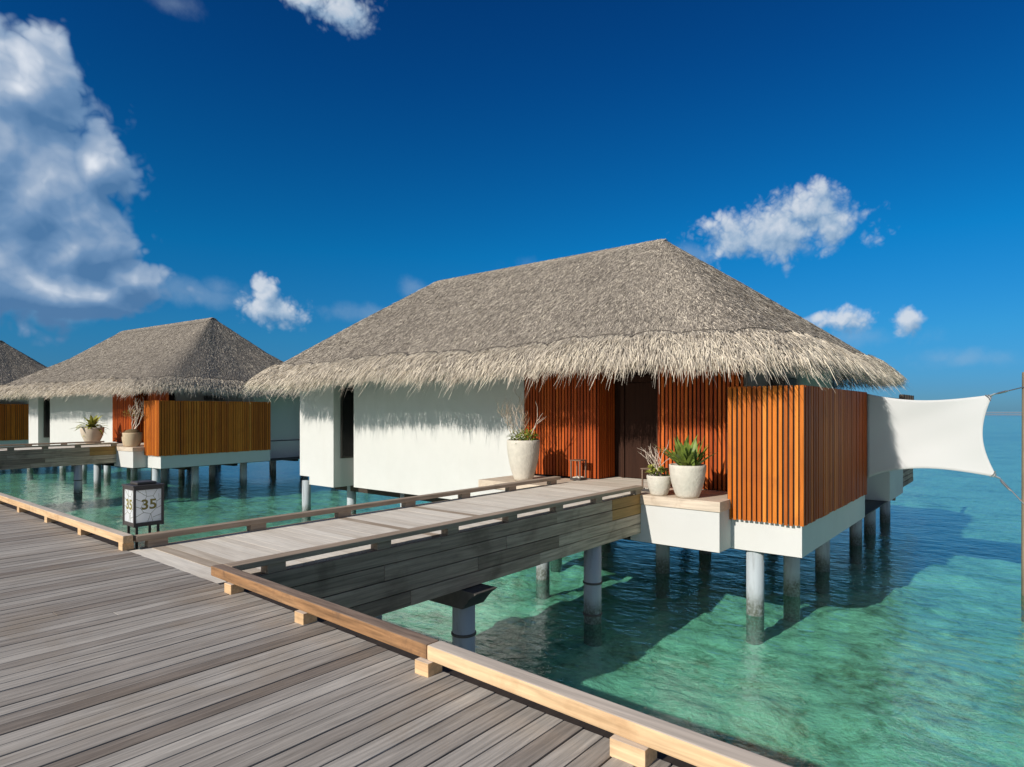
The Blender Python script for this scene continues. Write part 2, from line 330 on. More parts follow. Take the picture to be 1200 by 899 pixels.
class MB:
    def __init__(s): s.v = []; s.f = []; s.t = []; s.sm = False
    def add(s, verts, faces, tint=0.5):
        o = len(s.v); s.v += [tuple(v) for v in verts]; s.f += [tuple(i + o for i in f) for f in faces]; s.t += [tint] * len(verts)
        return s
    def box(s, x0, x1, y0, y1, z0, z1, tint=0.5, bevel=0.0):
        if bevel <= 0:
            v = [(x, y, z) for z in (z0, z1) for y in (y0, y1) for x in (x0, x1)]
            return s.add(v, [(0, 2, 3, 1), (4, 5, 7, 6), (0, 1, 5, 4), (2, 6, 7, 3), (0, 4, 6, 2), (1, 3, 7, 5)], tint)
        bm = bmesh.new(); bmesh.ops.create_cube(bm, size=1)
        bmesh.ops.scale(bm, vec=(x1 - x0, y1 - y0, z1 - z0), verts=bm.verts)
        bmesh.ops.translate(bm, vec=((x0 + x1) / 2, (y0 + y1) / 2, (z0 + z1) / 2), verts=bm.verts)
        bmesh.ops.bevel(bm, geom=bm.edges[:], offset=bevel, segments=2, affect='EDGES', profile=0.6)
        bm.verts.index_update()
        s.add([v.co[:] for v in bm.verts], [[v.index for v in f.verts] for f in bm.faces], tint); bm.free()
        return s
    def beam(s, a, b, w, z0, z1, tint=0.5, bevel=0.008):
        """horizontal beam whose near lower edge runs a->b (2D), w to its left"""
        a = Vector(a); b = Vector(b); d = (b - a); L = d.length; d.normalize(); n = Vector((-d.y, d.x))
        q = MB().box(0, L, 0, w, z0, z1, tint, bevel)
        s.add([(a.x + d.x * x + n.x * y, a.y + d.y * x + n.y * y, z) for x, y, z in q.v], q.f, tint)
        return s
    def lathe(s, c, prof, n=28, tint=0.5, wob=0.0, seed=0):
        v = []; f = []; rr = random.Random(seed)
        for i, (r, z) in enumerate(prof):
            for k in range(n):
                a = 2 * math.pi * k / n; q = r * (1 + wob * (rr.random() - 0.5))
                v.append((c[0] + q * math.cos(a), c[1] + q * math.sin(a), c[2] + z))
        for i in range(len(prof) - 1):
            for k in range(n):
                k2 = (k + 1) % n
                f.append((i * n + k, i * n + k2, (i + 1) * n + k2, (i + 1) * n + k))
        f.append(tuple(range(n))[::-1]); f.append(tuple((len(prof) - 1) * n + k for k in range(n)))
        s.add(v, f, tint); s.sm = True
        return s
    def tube(s, pts, rad, n=6, tint=0.5):
        pts = [Vector(p) for p in pts]; rads = rad if isinstance(rad, (list, tuple)) else [rad] * len(pts)
        v = []; f = []; pu = None
        for i, p in enumerate(pts):
            d = (pts[min(i + 1, len(pts) - 1)] - pts[max(i - 1, 0)])
            d = d.normalized() if d.length > 1e-9 else Vector((0, 0, 1))
            u = Vector((0, 0, 1)) if abs(d.z) < 0.9 else Vector((1, 0, 0))
            if pu is not None and pu.cross(d).length > 0.1: u = pu
            a = d.cross(u).normalized(); b = a.cross(d).normalized(); pu = b
            for k in range(n):
                t_ = 2 * math.pi * k / n
                v.append(p + (a * math.cos(t_) + b * math.sin(t_)) * rads[i])
        for i in range(len(pts) - 1):
            for k in range(n):
                k2 = (k + 1) % n
                f.append((i * n + k, i * n + k2, (i + 1) * n + k2, (i + 1) * n + k))
        f.append(tuple(range(n))[::-1]); f.append(tuple((len(pts) - 1) * n + k for k in range(n)))
        s.add(v, f, tint)
        return s
    def build(s, name, mat, parent=None, smooth=None):
        me = bpy.data.meshes.new(name)
        org = Vector((0, 0, 0)) if parent is None else parent.get('_org_v', None)
        off = ORG.get(root_of(parent).name, (0, 0, 0)) if parent is not None else (0, 0, 0)
        vv = [(x - off[0], y - off[1], z - off[2]) for x, y, z in s.v]
        me.from_pydata(vv, [], s.f)
        a = me.attributes.new('tint', 'FLOAT', 'POINT'); a.data.foreach_set('value', s.t)
        me.materials.append(MATS[mat])
        if smooth if smooth is not None else s.sm:
            me.polygons.foreach_set('use_smooth', [True] * len(me.polygons))
        me.update()
        o = bpy.data.objects.new(name, me); col.objects.link(o)
        if parent is not None: o.parent = parent
        return o


ORG = {}


def root_of(o):
    while o.parent is not None: o = o.parent
    return o


def tag(o, label, cat, group=None):
    o['label'] = label; o['category'] = cat
    if group: o['group'] = group
    return o


def thing(name, label, cat, loc, group=None):
    """an Empty at the thing's base; its parts are written in the same coordinates as loc"""
    o = bpy.data.objects.new(name, None); col.objects.link(o); o.location = loc; o.empty_display_size = 0.2
    ORG[o.name] = tuple(loc)
    return tag(o, label, cat, group)


def copy_tree(o, parent=None):
    c = o.copy(); col.objects.link(c)
    if parent is not None: c.parent = parent
    for ch in list(o.children): copy_tree(ch, c)
    return c


def structure(o):
    o['kind'] = 'structure'; return o


# ------------------------------------------------------------------ water and sea bed
WATER_Z = -2.12
BED_Z = -2.58
B = 9000


def sheet(name, mat, z):
    o = MB().add([(-B, -B, z), (B, -B, z), (B, B, z), (-B, B, z)], [(0, 1, 2, 3)]).build(name, mat)
    return structure(o)


sheet('water', 'lagoon_water', WATER_Z)


def build_bed():
    """one sheet to the horizon, finely gridded and rippled where it can be seen"""
    n = 660; k = 8.3
    a = np.linspace(-1, 1, n); g = np.sinh(a * k) / np.sinh(k) * 9000
    X, Y = np.meshgrid(g + 14.0, g + 6.0, indexing='ij')
    rgb = np.random.default_rng(5)
    def vnoise(sx):
        T = rgb.random((256, 256)); u = X / sx; v = Y / sx
        iu = np.floor(u).astype(int); iv = np.floor(v).astype(int); fu = u - iu; fv = v - iv
        fu = fu * fu * (3 - 2 * fu); fv = fv * fv * (3 - 2 * fv)
        q = lambda i, j: T[i % 256, j % 256]
        return (q(iu, iv) * (1 - fu) + q(iu + 1, iv) * fu) * (1 - fv) + (q(iu, iv + 1) * (1 - fu) + q(iu + 1, iv + 1) * fu) * fv - 0.5
    Z = 0.22 * vnoise(3.4) + 0.17 * vnoise(1.3) + 0.12 * vnoise(0.6) + 0.08 * vnoise(0.3)
    rad = np.hypot(X - 14, Y - 6); Z = Z * np.clip(1.4 - rad / 90, 0, 1) + BED_Z
    me = bpy.data.meshes.new('sea_bed'); V = np.stack([X, Y, Z], -1).reshape(-1, 3)
    i, j = np.meshgrid(np.arange(n - 1), np.arange(n - 1), indexing='ij'); b = (i * n + j).ravel()
    Fq = np.stack([b, b + n, b + n + 1, b + 1], -1)
    me.vertices.add(len(V)); me.vertices.foreach_set('co', V.astype(np.float32).ravel())
    me.loops.add(Fq.size); me.loops.foreach_set('vertex_index', Fq.astype(np.int32).ravel())
    me.polygons.add(len(Fq)); me.polygons.foreach_set('loop_start', np.arange(len(Fq), dtype=np.int32) * 4)
    me.polygons.foreach_set('use_smooth', np.ones(len(Fq), dtype=bool))
    me.update(calc_edges=True); me.materials.append(MATS['lagoon_bed'])
    o = bpy.data.objects.new('sea_bed', me); col.objects.link(o); structure(o)


build_bed()
mat_plain('wet_sand', (0.26, 0.36, 0.41), 0.9, 0.3, 0.004)
mb = MB()
for (d0, d1, a0, a1, zz) in ((560, 900, -14, 30, 0.05), (1000, 2300, -30, 110, 0.08)):
    mb.add([(dd * math.cos(R(a)), dd * math.sin(R(a)), WATER_Z + (zz if 0 < k_ < 3 else -0.1)) for a in np.linspace(a0, a1, 24) for k_, dd in enumerate((d0, d0 + 40, d1 - 60, d1))],
           [(4 * i + k_, 4 * i + k_ + 1, 4 * i + k_ + 5, 4 * i + k_ + 4) for i in range(23) for k_ in range(3)])
structure(mb.build('sand_bank', 'wet_sand'))

# ------------------------------------------------------------------ jetty (long boardwalk)
jetty = thing('boardwalk', 'long boardwalk of weathered grey planks edged with low timber kerbs', 'boardwalk', (0, 6, 0))


def edge_x(y):      # deck edge; the right-hand stretch leans in a little
    return 2.72 if y >= 5.7 else 2.72 - (5.7 - y) * 0.034


mb = MB(); y = -3.0
while y < 70:
    w = 0.112 + rnd.uniform(-0.002, 0.002)
    joints = [-4.0]
    if 4 < y < 20 and rnd.random() < 0.16:
        joints.append(rnd.uniform(-3.0, 2.0))
    joints.append(edge_x(y) + (0.10 if y < 5.7 else 0.06))
    for a, b in zip(joints[:-1], joints[1:]):
        z = rnd.uniform(-0.0025, 0.0015)
        mb.box(a + 0.0008, b - 0.0008, y, y + w, -0.035, z, min(1, max(0, rnd.gauss(0.52, 0.19))), 0.004 if y < 14 else 0)
    y += 0.1215
mb.build('deck', 'deck_wood', jetty)
mb = MB(); mb.box(-3.9, 2.45, -2.9, 69, -0.22, -0.05, 0.3); mb.box(2.28, 2.38, -2.9, 69, -0.34, -0.0551, 0.5)
mb.beam((edge_x(6) + 0.0625, 69), (edge_x(6) + 0.0625, 5.7), 0.12, -0.32, -0.012, 0.2, 0)
mb.beam((edge_x(5.7) + 0.1025, 5.699), (edge_x(-3) + 0.1025, -3), 0.12, -0.32, -0.012, 0.2, 0)
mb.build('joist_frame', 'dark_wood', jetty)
for yy in range(0, 66, 6):
    for xx in (-3.2, 2.1):
        MB().lathe((xx, yy + 1.0, BED_Z - 0.2), [(0.16, 0), (0.16, -0.225 - BED_Z + 0.2)], 16).build('pile', 'concrete_pile', jetty)
# kerbs
KB0, KB1 = 0.085, 0.175


def kerb_seg(y0, x0, y1, x1, w, mat, tint, label=None, bevel=0.01):
    """beam with its jetty-side edge from (x0,y0) to (x1,y1), widening to +x"""
    mb = MB().beam((x1, y1), (x0, y0), w, KB0, KB1, tint, bevel)
    o = mb.build('kerb_beam', mat, jetty)
    if label: o['label'] = label


kerb_seg(2.83, 2.63, 5.80, 2.715, 0.11, 'brown_kerb', 0.5, 'darker brown kerb beam with worn edges')
kerb_seg(-2.5, 2.43, 2.825, 2.63, 0.115, 'pale_wood', 0.72, 'pale freshly sawn kerb beam')
kerb_seg(7.93, 2.72, 11.6, 2.72, 0.11, 'pale_wood', 0.6)
kerb_seg(11.61, 2.722, 17.4, 2.72, 0.11, 'pale_wood', 0.45)
kerb_seg(17.41, 2.72, 30, 2.715, 0.11, 'pale_wood', 0.55)
for yy, tn in [(8.07, .6), (9.47, .5), (10.89, .55), (12.32, .4), (13.74, .5), (15.2, .5), (16.6, .5), (18.0, .4), (19.5, .5), (5.44, .45), (4.26, .5), (2.86, .55), (1.45, .7), (0.1, .6)]:
    xx = edge_x(yy) - 0.03 if yy < 5.7 else 2.735
    wdt = 0.085 if yy > 2 else 0.13
    MB().box(xx, xx + 0.12, yy - wdt, yy + wdt * 0.4, -0.005, KB0 + 0.002 - 0.004, tn, 0.004).build('kerb_block', 'pale_wood', jetty)

# ------------------------------------------------------------------ villa
HO = (11.5, 2.95, 0.0)          # origin of a villa and of its bridge: the near corner of the screen
VILLA_GROUP = 'thatched villas on stilts along the boardwalk'
def slats_y(mb, X, y0, y1, z0, z1, pitch=0.085, w=0.055, dep=0.035, jag=0.0):
    n = int(round((y1 - y0) / pitch)); p = (y1 - y0) / n
    for i in range(n):
        ya = y0 + i * p; dz = rnd.uniform(0, jag)
        ww = w * rnd.uniform(0.85, 1.15); dx = rnd.uniform(-0.004, 0.004)
        mb.box(X - dep + dx, X - 0.003, ya, ya + ww, z0 - dz, z1, min(1, max(0, rnd.gauss(0.5, 0.25))), 0.004)


def slats_x(mb, Y, x0, x1, z0, z1, pitch=0.085, w=0.055, dep=0.035, jag=0.0):
    n = int(round((x1 - x0) / pitch)); p = (x1 - x0) / n
    for i in range(n):
        xa = x0 + i * p; dz = rnd.uniform(0, jag)
        ww = w * rnd.uniform(0.85, 1.15); dy = rnd.uniform(-0.004, 0.004)
        mb.box(xa, xa + ww, Y - dep + dy, Y - 0.003, z0 - dz, z1, min(1, max(0, rnd.gauss(0.5, 0.25))), 0.004)


def make_villa(label, ext, side_wood, side_pitch):
    villa = thing('water_villa', label, 'villa', HO, VILLA_GROUP)

    FZ0 = -0.93
    # white walls
    mb = MB(); mb.box(12.75, 20.0, 9.9, 17.2 + ext, FZ0, 2.75); mb.build('wall', 'white_plaster', villa)
    mb = MB(); mb.box(12.35, 20.0, 17.75 + ext, 19.15 + ext, FZ0 - 0.02, 2.6); mb.build('wall', 'white_plaster', villa)['label'] = 'narrow projecting white bay at the far end of the front wall'
    mb = MB(); mb.box(12.80, 20.0, 19.152 + ext, 20.45 + ext, -0.76, 2.3); mb.build('wall', 'white_plaster', villa)
    mb = MB(); mb.box(13.7, 20.0, 17.202 + ext, 17.748 + ext, FZ0, 2.6); mb.build('wall', 'white_plaster', villa)
    # body behind the slats (dark red boarding) with the door recess
    mb = MB()
    mb.box(12.56, 19.9, 4.5, 6.24, 0.0, 2.8, 0.2); mb.box(13.36, 19.9, 6.242, 7.748, 0.0, 2.8, 0.2); mb.box(12.56, 19.9, 7.75, 9.898, 0.0, 2.8, 0.2)
    mb.build('core_wall', 'door_wood', villa)
    mb = MB(); mb.box(12.9, 20.0, 4.40, 4.495, 0.0, 2.75); mb.build('wall', 'white_plaster', villa)
    # floor slab / ring beam
    mb = MB(); mb.box(12.45, 20.2, 4.2, 9.88, FZ0, -0.04); mb.box(13.0, 20.1, 9.88, 17.0, FZ0 + 0.01, -0.5)
    mb.build('floor_slab', 'white_plaster', villa)
    # screen box fascia
    mb = MB(); mb.box(11.5, 16.88, 3.0, 4.199, FZ0, -0.37); mb.box(11.5, 12.449, 4.2, 4.35, FZ0, -0.37)
    mb.build('fascia', 'white_plaster', villa)
    # ledges left and right of the porch
    for (y0, y1) in ((4.2, 5.98), (7.98, 9.95)):
        led = MB().box(10.93, 12.448, y0 + 0.02, y1, FZ0 + 0.012, -0.205).build('ledge', 'white_plaster', villa)
        MB().box(10.9, 12.46, y0, y1 + 0.005, -0.2, -0.02, 0.55, 0.006).build('ledge_top', 'slab_wood', led)
    # porch floor
    mb = MB(); x = 10.95
    while x < 13.3:
        mb.box(x, x + 0.1385, 5.99, 7.97, -0.04, rnd.uniform(-0.0018, -0.001), rnd.gauss(0.55, 0.2)); x += 0.142
    mb.build('porch_floor', 'bridge_wood', villa)
    mb = MB(); mb.box(11.0, 12.44, 6.0, 7.96, FZ0 + 0.2, -0.06); mb.build('porch_base', 'dark_wood', villa)
    mb = MB(); slats_y(mb, 12.56, 7.76, 9.89, 0.02, 2.7, 0.088); mb.build('slat_cladding', 'wall_and_shaded_slat_wood', villa)
    mb = MB(); slats_y(mb, 12.56, 4.36, 6.23, -0.02, 2.7, 0.088); mb.build('slat_cladding', 'wall_and_shaded_slat_wood', villa)
    mb = MB(); slats_x(mb, 7.748, 12.575, 13.36, 0.01, 2.7, 0.1); mb.build('slat_cladding', 'wall_and_shaded_slat_wood', villa)
    # door
    dr = MB().box(13.26, 13.33, 6.40, 7.40, 0.015, 2.25, 0.5, 0.004).build('door', 'door_wood', villa)
    MB().tube([(13.2, 6.55, 0.9), (13.2, 6.55, 1.3)], 0.014, 8).box(13.2, 13.262, 6.54, 6.56, 0.95, 0.97).box(13.2, 13.262, 6.54, 6.56, 1.23, 1.25).build('handle', 'bronze_metal', dr)
    MB().box(13.22, 13.34, 7.405, 7.50, 0.01, 2.4, 0.9).box(13.22, 13.34, 6.27, 6.395, 0.01, 2.4, 0.6).box(13.22, 13.34, 6.396, 7.404, 2.26, 2.4, 0.6).build('door_frame', 'door_wood', dr)
    # slatted screen box
    scr = MB(); slats_y(scr, 11.44, 2.945, 4.27, -0.37, 2.03, 0.088, 0.06, 0.045, 0.02); scr.build('slatted_screen', 'slat_wood', villa)
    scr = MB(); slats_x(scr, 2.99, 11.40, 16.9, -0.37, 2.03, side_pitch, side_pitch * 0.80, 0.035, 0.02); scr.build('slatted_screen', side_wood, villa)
    mb = MB(); mb.box(11.445, 11.49, 3.04, 4.27, -0.36, 2.0, 0.3); mb.box(11.445, 16.9, 2.995, 3.035, -0.36, 2.0, 0.3); mb.box(16.86, 16.9, 3.036, 4.39, -0.36, 2.0, 0.3); mb.box(11.49, 12.55, 4.24, 4.275, -0.36, 2.0, 0.3)
    mb.build('screen_backing', 'dark_wood', villa)
    MB().box(14.2, 15.1, 4.05, 4.36, 2.1, 2.32, 0.5, 0.02).build('air_conditioner', 'dark_metal', villa)
    # slot window on the side of the bay
    wf = MB()
    for (a, b, z0, z1) in ((12.62, 12.69, 0.0, 2.35), (13.16, 13.23, 0.0, 2.35), (12.692, 13.158, 0.0, 0.07), (12.692, 13.158, 2.28, 2.35)):
        wf.box(a, b, 17.70 + ext, 17.749 + ext, z0, z1)
    wf = wf.build('window', 'dark_metal', villa)
    MB().box(12.691, 13.159, 17.725 + ext, 17.745 + ext, 0.071, 2.279).build('pane', 'window_glass', wf)
    # rear terrace
    mb = MB(); mb.box(20.21, 22.6, 2.98, 9.0, FZ0, -0.05); mb.box(20.21, 22.6, 2.98, 3.12, -0.049, 1.88); mb.box(20.21, 20.33, 3.121, 5.2, -0.049, 1.88); mb.build('terrace_wall', 'white_plaster', villa)
    mb = MB(); mb.box(20.2, 25.4, 3.0, 3.1, 1.884, 1.96, 0.4)
    for xx in (23.0, 23.5, 24.0, 24.5, 25.0): mb.box(xx, xx + 0.18, 3.0, 3.14, 1.964, 2.10, 0.3)
    mb.build('terrace_coping', 'dark_wood', villa)
    mb = MB(); mb.box(22.61, 27.2, 3.3, 9.0, -0.30, -0.05, 0.7)
    for i in range(5): mb.box(22.9, 26.9, 3.24 - i * 0.004, 3.296, -0.30 - i * 0.165, -0.15 - i * 0.165, rnd.random())
    mb.box(22.62, 22.8, 3.2, 5.0, -1.2, -0.31, 0.2)
    mb.build('terrace_deck', 'board_wood', villa)
    # stilts
    for X in (11.72, 13.4, 15.86, 19.5, 21.5, 24.1):
        for Y in (3.86 if X < 12 else 3.69, 6.5, 9.5, 12.5, 15.4, 18.2):
            if X > 23 and Y > 9: continue
            if X < 12 and Y > 4: continue
            top = FZ0 + 0.05
            MB().lathe((X, Y, BED_Z - 0.2), [(0.155, 0), (0.155, top - BED_Z + 0.2)], 18).build('stilt', 'concrete_pile', villa)
    for X, Y in ((11.2, 8.3), (12.62, 19.75 + ext)):
        MB().lathe((X, Y, BED_Z - 0.2), [(0.15, 0), (0.15, FZ0 - BED_Z + 0.25)], 18).build('stilt', 'concrete_pile', villa)
    mb = MB()
    for X in (13.4, 15.86, 19.5): mb.box(X - 0.12, X + 0.12, 4.4, 19.0, FZ0 - 0.26, FZ0 - 0.041, 0.3)
    mb.box(20.3, 24.3, 3.5, 3.75, FZ0 - 0.25, FZ0 - 0.004, 0.3)
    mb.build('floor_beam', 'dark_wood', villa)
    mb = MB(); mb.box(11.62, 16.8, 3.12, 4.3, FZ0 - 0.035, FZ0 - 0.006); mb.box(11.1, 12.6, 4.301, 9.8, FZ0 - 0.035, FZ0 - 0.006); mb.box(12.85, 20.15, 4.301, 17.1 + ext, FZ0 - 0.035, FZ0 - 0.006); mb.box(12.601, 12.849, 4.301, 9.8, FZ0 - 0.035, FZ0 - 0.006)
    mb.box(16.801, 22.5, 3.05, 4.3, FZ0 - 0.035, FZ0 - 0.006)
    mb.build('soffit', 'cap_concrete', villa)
    return villa


# ------------------------------------------------------------------ thatch
def blades(p, dirs, side, length, width, bend, segs, tint, name, parent, mat='thatch'):
    """thin straw strips; bend is an array (N,3) added quadratically"""
    N = len(p); M = segs + 1
    V = np.zeros((N, M, 2, 3))
    for i in range(M):
        t_ = i / segs
        c = p + dirs * (length * t_)[:, None] + bend * (t_ * t_)
        hw = (width * (1 - 0.75 * t_ ** 2) / 2)[:, None]
        V[:, i, 0] = c - side * hw; V[:, i, 1] = c + side * hw
    V = V.reshape(-1, 3) - np.array(HO)
    base = (np.arange(N) * M * 2)[:, None, None]
    quad = np.array([[2 * i, 2 * i + 1, 2 * i + 3, 2 * i + 2] for i in range(segs)])[None]
    Fq = (base + quad).reshape(-1, 4)
    me = bpy.data.meshes.new(name)
    me.vertices.add(len(V)); me.vertices.foreach_set('co', V.astype(np.float32).ravel())
    me.loops.add(Fq.size); me.loops.foreach_set('vertex_index', Fq.astype(np.int32).ravel())
    me.polygons.add(len(Fq)); me.polygons.foreach_set('loop_start', np.arange(len(Fq), dtype=np.int32) * 4)
    me.update(calc_edges=True)
    a = me.attributes.new('tint', 'FLOAT', 'POINT'); a.data.foreach_set('value', np.repeat(tint, M * 2).astype(np.float32))
    me.materials.append(MATS[mat])
    o = bpy.data.objects.new(name, me); col.objects.link(o); o.parent = parent
    return o


def make_roof(villa, EX0, EX1, EY0, EY1, RX, RY0, RY1, RZ, CR, dens, seed):


    def perimeter():
        """closed rounded rectangle by arc length, starting at the front (x=EX0) going from far end to near end, then round"""
        pts = []
        def arc(cx, cy, a0, a1, n=14):
            for i in range(n + 1):
                a = a0 + (a1 - a0) * i / n
                pts.append((cx + CR * math.cos(a), cy + CR * math.sin(a)))
        arc(EX0 + CR, EY1 - CR, math.pi / 2, math.pi); arc(EX0 + CR, EY0 + CR, math.pi, 1.5 * math.pi)
        arc(EX1 - CR, EY0 + CR, 1.5 * math.pi, 2 * math.pi); arc(EX1 - CR, EY1 - CR, 0, math.pi / 2)
        pts.append(pts[0])
        P = np.array(pts); L = np.concatenate([[0], np.cumsum(np.hypot(*np.diff(P, axis=0).T))])
        return P, L
    PP, PL = perimeter(); PTOT = PL[-1]
    PROF_W = np.array([-0.06, 0.0, 0.04, 0.09, 0.15, 0.30, 0.60, 1.0])
    PROF_Z = np.array([2.24, 2.47, 2.68, 2.89, 3.07, 3.63, 4.74, RZ])
    def roof_pt(s, w):
        """s arc length, w 0 at eave .. 1 at ridge (arrays)"""
        s = np.mod(s, PTOT)
        ex = np.interp(s, PL, PP[:, 0]); ey = np.interp(s, PL, PP[:, 1])
        qy = np.clip(ey, RY0, RY1); qx = np.full_like(qy, RX)
        x = ex + (qx - ex) * w; y = ey + (qy - ey) * w
        sag = 0.08 * np.sin(s * 0.9 + 0.7) * np.clip(1 - w, 0, 1) + 0.03 * np.sin(s * 3.1 + 1)* np.clip(1 - w, 0, 1)
        z = np.interp(w, PROF_W, PROF_Z) + sag * 0.6
        return np.stack([x, y, z], -1)
    def roof_frame(s, w):
        e = 0.01
        p = roof_pt(s, w); dn = roof_pt(s, w - e) - p; tg = roof_pt(s + 0.03, w) - p
        dn /= np.linalg.norm(dn, axis=-1, keepdims=True) + 1e-9; 
        n = np.cross(tg, dn); n /= np.linalg.norm(n, axis=-1, keepdims=True) + 1e-9
        n *= np.where(n[:, 2:3] < 0, -1, 1)
        sd = np.cross(n, dn)
        return p, dn, n, sd
    rg = np.random.default_rng(seed)
    def wgt_sample(n):
        """uniform-ish by area over the roof"""
        out_s, out_w = [], []
        while sum(map(len, out_s)) < n:
            s = rg.random(n) * PTOT; w = rg.random(n)
            ey = np.interp(s, PL, PP[:, 1]); ex = np.interp(s, PL, PP[:, 0])
            keep = 1 - w * np.where((ey < RY0) | (ey > RY1), 1.0, 0.0)
            k = rg.random(n) < keep
            out_s.append(s[k]); out_w.append(w[k])
        return np.concatenate(out_s)[:n], np.concatenate(out_w)[:n]
    def scallop_w(s):
        ph = np.mod(s / 1.13, 1.0)
        return 0.112 + 0.036 * np.sqrt(np.clip(1 - (2 * ph - 1) ** 2, 0, 1))
    # bed of the thatch: a closed thick shell
    NS, ws = 220, [0.045, 0.07, 0.1, 0.16, 0.3, 0.45, 0.6, 0.75, 0.88, 0.96, 1.0]
    ss = np.arange(NS) / NS * PTOT
    mb = MB(); rows = []
    for w in ws: rows.append(roof_pt(ss, np.full(NS, w)))
    low = [r - np.array([0, 0, min(0.34, 0.10 + 1.6 * (w - 0.045))]) for r, w in zip(rows, ws)]
    allrows = rows + low[::-1]
    for r in allrows: mb.v += [tuple(p) for p in r]
    mb.t = [0.5] * len(mb.v)
    for i in range(len(allrows) - 1):
        if i == len(rows) - 1: continue
        for k in range(NS):
            k2 = (k + 1) % NS; mb.f.append((i * NS + k, i * NS + k2, (i + 1) * NS + k2, (i + 1) * NS + k))
    for k in range(NS):
        k2 = (k + 1) % NS; i = len(allrows) - 1
        mb.f.append((i * NS + k, i * NS + k2, k2, k))
    roof = mb.build('thatch_roof', 'thatch_bed', villa, True)

    # straw over the slopes
    N = int(330000 * dens)
    s, w = wgt_sample(N); w = 0.10 + 0.90 * w
    p, dn, n, sd = roof_frame(s, w)
    yaw = rg.normal(0, 0.34, N); lift = np.abs(rg.normal(0.02, 0.07, N))
    d = dn * np.cos(yaw)[:, None] + sd * np.sin(yaw)[:, None]
    side = np.cross(n, d)
    roll = rg.normal(0, 0.3, N)
    side = side * np.cos(roll)[:, None] + n * np.sin(roll)[:, None]
    ln = rg.uniform(0.06, 0.19, N); wd = rg.uniform(0.008, 0.018, N)
    bend = n * (lift * ln)[:, None] * 1.0 + np.array([0, 0, -1.0]) * (ln * 0.04)[:, None]
    tint = np.clip(rg.normal(0.41, 0.22, N), 0, 1)
    blades(p + n * rg.uniform(-0.015, 0.016, N)[:, None], d, side, ln, wd, bend, 1, tint, 'straw_cover', roof)

    # eave fringe: longer, paler straw hanging over the edge
    N = int(150000 * (0.4 + 0.6 * dens))
    s = rg.random(N) * PTOT; top = scallop_w(s)
    w = top * (1 - rg.random(N) ** 1.15 * 1.0)
    p, dn, n, sd = roof_frame(s, w)
    yaw = rg.normal(0, 0.24, N) + 0.05 * np.sin(s * 5.3)
    d = dn * np.cos(yaw)[:, None] + sd * np.sin(yaw)[:, None]
    side = np.cross(n, d); roll = rg.normal(0, 0.6, N)
    side = side * np.cos(roll)[:, None] + n * np.sin(roll)[:, None]
    ln = rg.uniform(0.09, 0.26, N) * (1 + 0.12 * np.sin(s * 2.2) * np.sin(s * 7.1)); clump = np.interp(s, np.linspace(0, PTOT, 520), rg.random(520)); ln = np.where(rg.random(N) < 0.20 * clump ** 2, ln + rg.uniform(0.08, 0.33, N), ln * (0.8 + 0.4 * clump)); wd = rg.uniform(0.006, 0.014, N)
    bend = n * (ln * np.abs(rg.normal(0.05, 0.06, N)))[:, None] + np.array([0, 0, -1.0]) * (ln * rg.uniform(0.15, 0.55, N) * (1 - w / 0.17))[:, None]
    tint = np.clip(rg.normal(0.66, 0.23, N), 0, 1)
    blades(p + n * rg.uniform(-0.16, 0.075, N)[:, None], d, side, ln, wd, bend, 2, tint, 'eave_fringe', roof)
    # dark seam along the scalloped head of the fringe
    mb = MB(); k0 = 0; SN = int(PTOT / 1.13)
    for i in range(SN):
        q = (np.arange(15) / 14.0) * 1.13 + i * 1.13 + 0.0005
        p, dn, n, sd = roof_frame(q, scallop_w(q) + 0.004)
        mb.tube([tuple(v) for v in p + n * 0.055], 0.011, 5)
    mb.build('fringe_seam', 'seam_rope', roof)
    # ridge cap
    mb = MB(); M = 40
    for i in range(M + 1):
        yy = RY0 - 0.12 + (RY1 - RY0 + 0.24) * i / M
        for (dx, dz) in ((-0.42, -0.26), (-0.22, -0.10), (0, -0.02), (0.22, -0.10), (0.42, -0.26)):
            mb.v.append((RX + dx, yy, RZ + dz - 0.035))
    mb.t = [0.6] * len(mb.v)
    for i in range(M):
        for k in range(4): mb.f.append((i * 5 + k, i * 5 + k + 1, (i + 1) * 5 + k + 1, (i + 1) * 5 + k))
    cap = mb.build('ridge_cap', 'thatch_bed', roof, True)
    N = 9000
    yy = rg.uniform(RY0 - 0.15, RY1 + 0.15, N); sg = np.where(rg.random(N) < 0.5, -1, 1); t0 = rg.uniform(0, 0.36, N)
    p = np.stack([RX + sg * t0, yy, RZ - 0.01 - t0 * 0.42 - t0 * t0 * 0.9], -1)
    d = np.stack([sg * 0.78, rg.normal(0, 0.25, N), -0.42 - 1.3 * t0], -1); d /= np.linalg.norm(d, axis=1, keepdims=True)
    side = np.tile([0, 1.0, 0], (N, 1)); ln = rg.uniform(0.12, 0.26, N)
    blades(p, d, side, ln, rg.uniform(0.012, 0.028, N), np.tile([0, 0, 0.02], (N, 1)), 1, np.clip(rg.normal(0.62, 0.15, N), 0, 1), 'ridge_straw', roof)
    return roof


villa = make_villa('large nearest thatched villa on stilts with white walls and orange slatted screen', 0.0, 'wall_and_shaded_slat_wood', 0.17)  # side slats of the screen take the darker wall tone to paint in their shade
make_roof(villa, 10.42, 22.5, 2.80, 20.75, 15.5, 7.55, 16.05, 6.17, 1.5, 1.0, 11)

